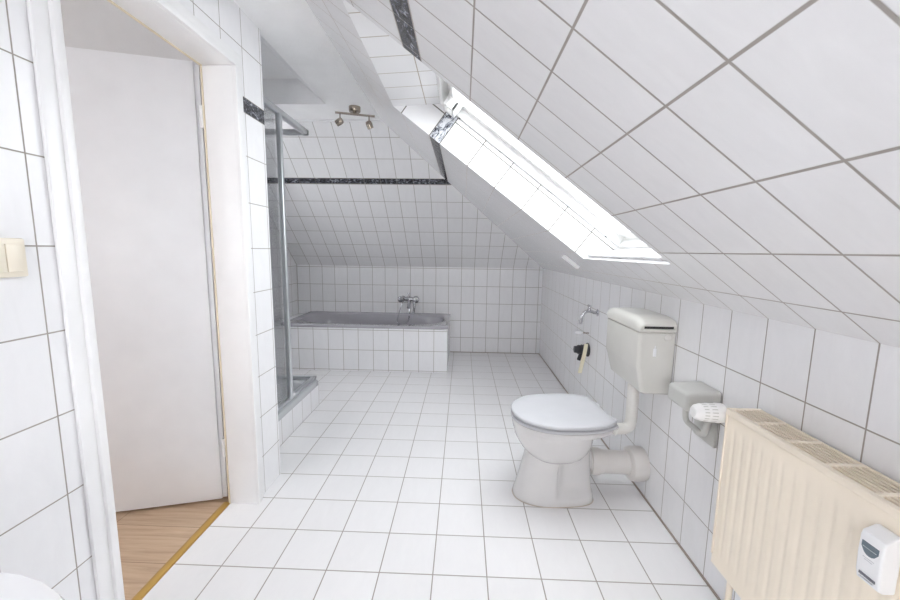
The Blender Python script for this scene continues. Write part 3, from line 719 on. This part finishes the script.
tub_('hose', 'chrome', mix, smooth_path([(XM - .06, YB - .062, ZM - .018), (XM - .09, YB - .08, ZM - .10), (XM - .115, YB - .15, ZM - .20), (XM - .11, YB - .20, ZM - .25), (XM - .05, YB - .22, ZM - .275), (XM + .005, YB - .18, ZM - .24), (XM + .01, YB - .085, ZM - .17), (XM + .005, YB - .06, ZM - .10), (XM + .01, YB - .058, ZM - .02)], 6), .007, 10)

# ------------------------------------------------------------------ shower
tr = thing('shower_tray', 'grey shower tray on its low tiled base behind the door wall', 'shower tray', (-2.43, 1.06, .16))
bm = bmesh.new()
sx0, sx1, sy0, sy1, sz = XL + .002, -1.998, .605, 1.522, .205
loft(bm, [rrect(sx0, sx1, sy0, sy1, .165, 40), rrect(sx0, sx1, sy0, sy1, sz - .006, 40), rrect(sx0 + .004, sx1 - .006, sy0 + .004, sy1 - .006, sz, 40),
          rrect(sx0 + .06, sx1 - .065, sy0 + .06, sy1 - .065, sz, 9), rrect(sx0 + .07, sx1 - .075, sy0 + .07, sy1 - .075, sz - .01, 8), rrect(sx0 + .11, sx1 - .115, sy0 + .11, sy1 - .115, .10, 6)])
finish('tray_shell', bm, 'tray', tr, smooth=50)
lat('drain', 'chrome', tr, (-2.25, 1.2, .101), (0, 0, 1), [(0, .04), (.004, .04), (.006, .03)], 20)
en = thing('shower_enclosure', 'aluminium framed corner shower enclosure with grey glass beside the door wall', 'shower enclosure', (-2.43, 1.06, .2))
ZE0, ZE1 = .208, 2.02
boxo('top_rail', 'alu', en, -2.052, -2.018, .604, 1.515, ZE1 - .035, ZE1, .003)
boxo('top_rail', 'alu', en, XL + .001, -2.018, 1.482, 1.516, ZE1 - .035, ZE1, .003)
boxo('bottom_rail', 'alu', en, -2.050, -2.020, .604, 1.515, ZE0, ZE0 + .022, .003)
boxo('bottom_rail', 'alu', en, XL + .001, -2.020, 1.484, 1.514, ZE0, ZE0 + .022, .003)
boxo('wall_profile', 'alu', en, -2.050, -2.020, .604, .632, ZE0, ZE1 - .03, .003)
boxo('wall_profile', 'alu', en, XL + .001, XL + .028, 1.484, 1.514, ZE0, ZE1 - .03, .003)
boxo('glass_panel', 'shglass', en, -2.047, -2.042, .62, 1.06, ZE0 + .01, ZE1 - .02)
boxo('glass_panel', 'shglass', en, XL + .02, -2.42, 1.504, 1.509, ZE0 + .01, ZE1 - .02)
sd = boxo('sliding_door', 'shglass', en, -2.030, -2.025, .64, 1.07, ZE0 + .015, ZE1 - .025)
bm = bmesh.new(); box(bm, -2.040, -2.008, 1.066, 1.096, ZE0 + .008, ZE1 - .03, .008, 3)
finish('door_post', bm, 'alu', en)
bm = bmesh.new(); box(bm, -2.44, -2.41, 1.478, 1.506, ZE0 + .008, ZE1 - .03, .006, 3)
finish('door_post', bm, 'alu', en)
boxo('sliding_door', 'shglass', en, XL + .06, -2.43, 1.489, 1.494, ZE0 + .015, ZE1 - .025)
for z in (ZE0 + .018,):
    boxo('door_guide', 'meterw', en, -2.022, -2.012, 1.10, 1.13, z, z + .02, .003)

# ------------------------------------------------------------------ ceiling spotlight
lamp = thing('ceiling_spotlight', 'brushed nickel ceiling bar with two spotlights above the bath', 'spotlight', (-1.70, 1.55, ZC))
lat('canopy', 'nickel', lamp, (-1.698, 1.552, ZC), (0, 0, -1), [(0, .041), (.028, .041), (.033, .038), (.034, .01)], 28)
A, B_ = Vector((-1.825, 1.512, ZC - .050)), Vector((-1.565, 1.592, ZC - .050))
d = (B_ - A).normalized(); q = Vector((-d.y, d.x, 0))
bm = bmesh.new(); loft(bm, [[p + q * a + Vector((0, 0, b_)) for a, b_ in ((-.008, -.005), (.008, -.005), (.008, .005), (-.008, .005))] for p in (A, B_)])
finish('bar', bm, 'nickel', lamp)
lat('bar_post', 'nickel', lamp, (-1.698, 1.552, ZC - .034), (0, 0, -1), [(0, .012), (.014, .012)], 12)
for off, hd in ((.032, Vector((-.80, .10, -.42))), (.232, Vector((.28, .22, -.80)))):
    p = A + d * off; hd = hd.normalized()
    st = tub_('spot_stem', 'nickel', lamp, [p + Vector((0, 0, -.004)), p + Vector((0, 0, -.042))], .005, 10)
    c = p + Vector((0, 0, -.056)) - hd * .022
    sh = lat('spot_shade', 'nickel', lamp, c, hd, [(0, .008), (.003, .017), (.010, .0215), (.028, .0235), (.044, .0215), (.052, .0215), (.053, .019), (.04, .016)], 22)
    b2 = lat('bulb', 'bulb', None, c + hd * .043, hd, [(0, .010), (.008, .019), (.020, .0265), (.024, .0265), (.027, .022), (.028, .002)], 22)
    b2.parent = sh; b2.matrix_parent_inverse = Matrix.Translation(lamp.location).inverted()

# ------------------------------------------------------------------ light switch and washbasin at the left edge
sw = thing('light_switch', 'cream double light switch on the tiles left of the door', 'light switch', (XD, -.511, 1.165))
boxo('switch_plate', 'cream', sw, XD - .001, XD + .012, -.552, -.470, 1.124, 1.206, .004)
for a, b_ in ((-.543, -.5118), (-.5106, -.480)):
    boxo('rocker', 'cream', sw, XD + .010, XD + .017, a, b_, 1.135, 1.194, .002)
wbs = thing('washbasin', 'white ceramic washbasin rim below the light switch at the lower left corner', 'washbasin', (XD, -1.2, .8))
bm = bmesh.new()
wz = .78
def half(a, hy, z, x0, xc, xa=XD + .001, n=24):
    pts = [Vector((xa, -1.19 - hy, z))]
    for k in range(n + 1):
        t = -PI / 2 + PI * k / n; pts.append(Vector((xc + a * math.cos(t), -1.19 + hy * math.sin(t), z)))
    pts.append(Vector((xa, -1.19 + hy, z))); return pts
loft(bm, [half(.10, .13, .60, 0, -1.60), half(.19, .24, .68, 0, -1.53), half(.25, .305, .745, 0, -1.505), half(.298, .342, wz - .010, 0, -1.50), half(.294, .338, wz, 0, -1.50),
          half(.215, .26, wz - .002, 0, -1.50, XD + .12), half(.17, .21, .73, 0, -1.52, XD + .15), half(.09, .12, .67, 0, -1.56, XD + .2)])
finish('basin_bowl', bm, 'wceramic', wbs, smooth=50)
lat('drain', 'chrome', wbs, (-1.60, -1.19, .6705), (0, 0, 1), [(0, .02), (.003, .02)], 16)
lat('tap_base', 'chrome', wbs, (-1.80, -1.19, wz - .004), (0, 0, 1), [(0, .024), (.01, .022), (.08, .020), (.10, .014)], 18)
tub_('tap_spout', 'chrome', wbs, smooth_path([(-1.80, -1.19, wz + .05), (-1.75, -1.19, wz + .075), (-1.68, -1.19, wz + .06)], 5), .011, 12)
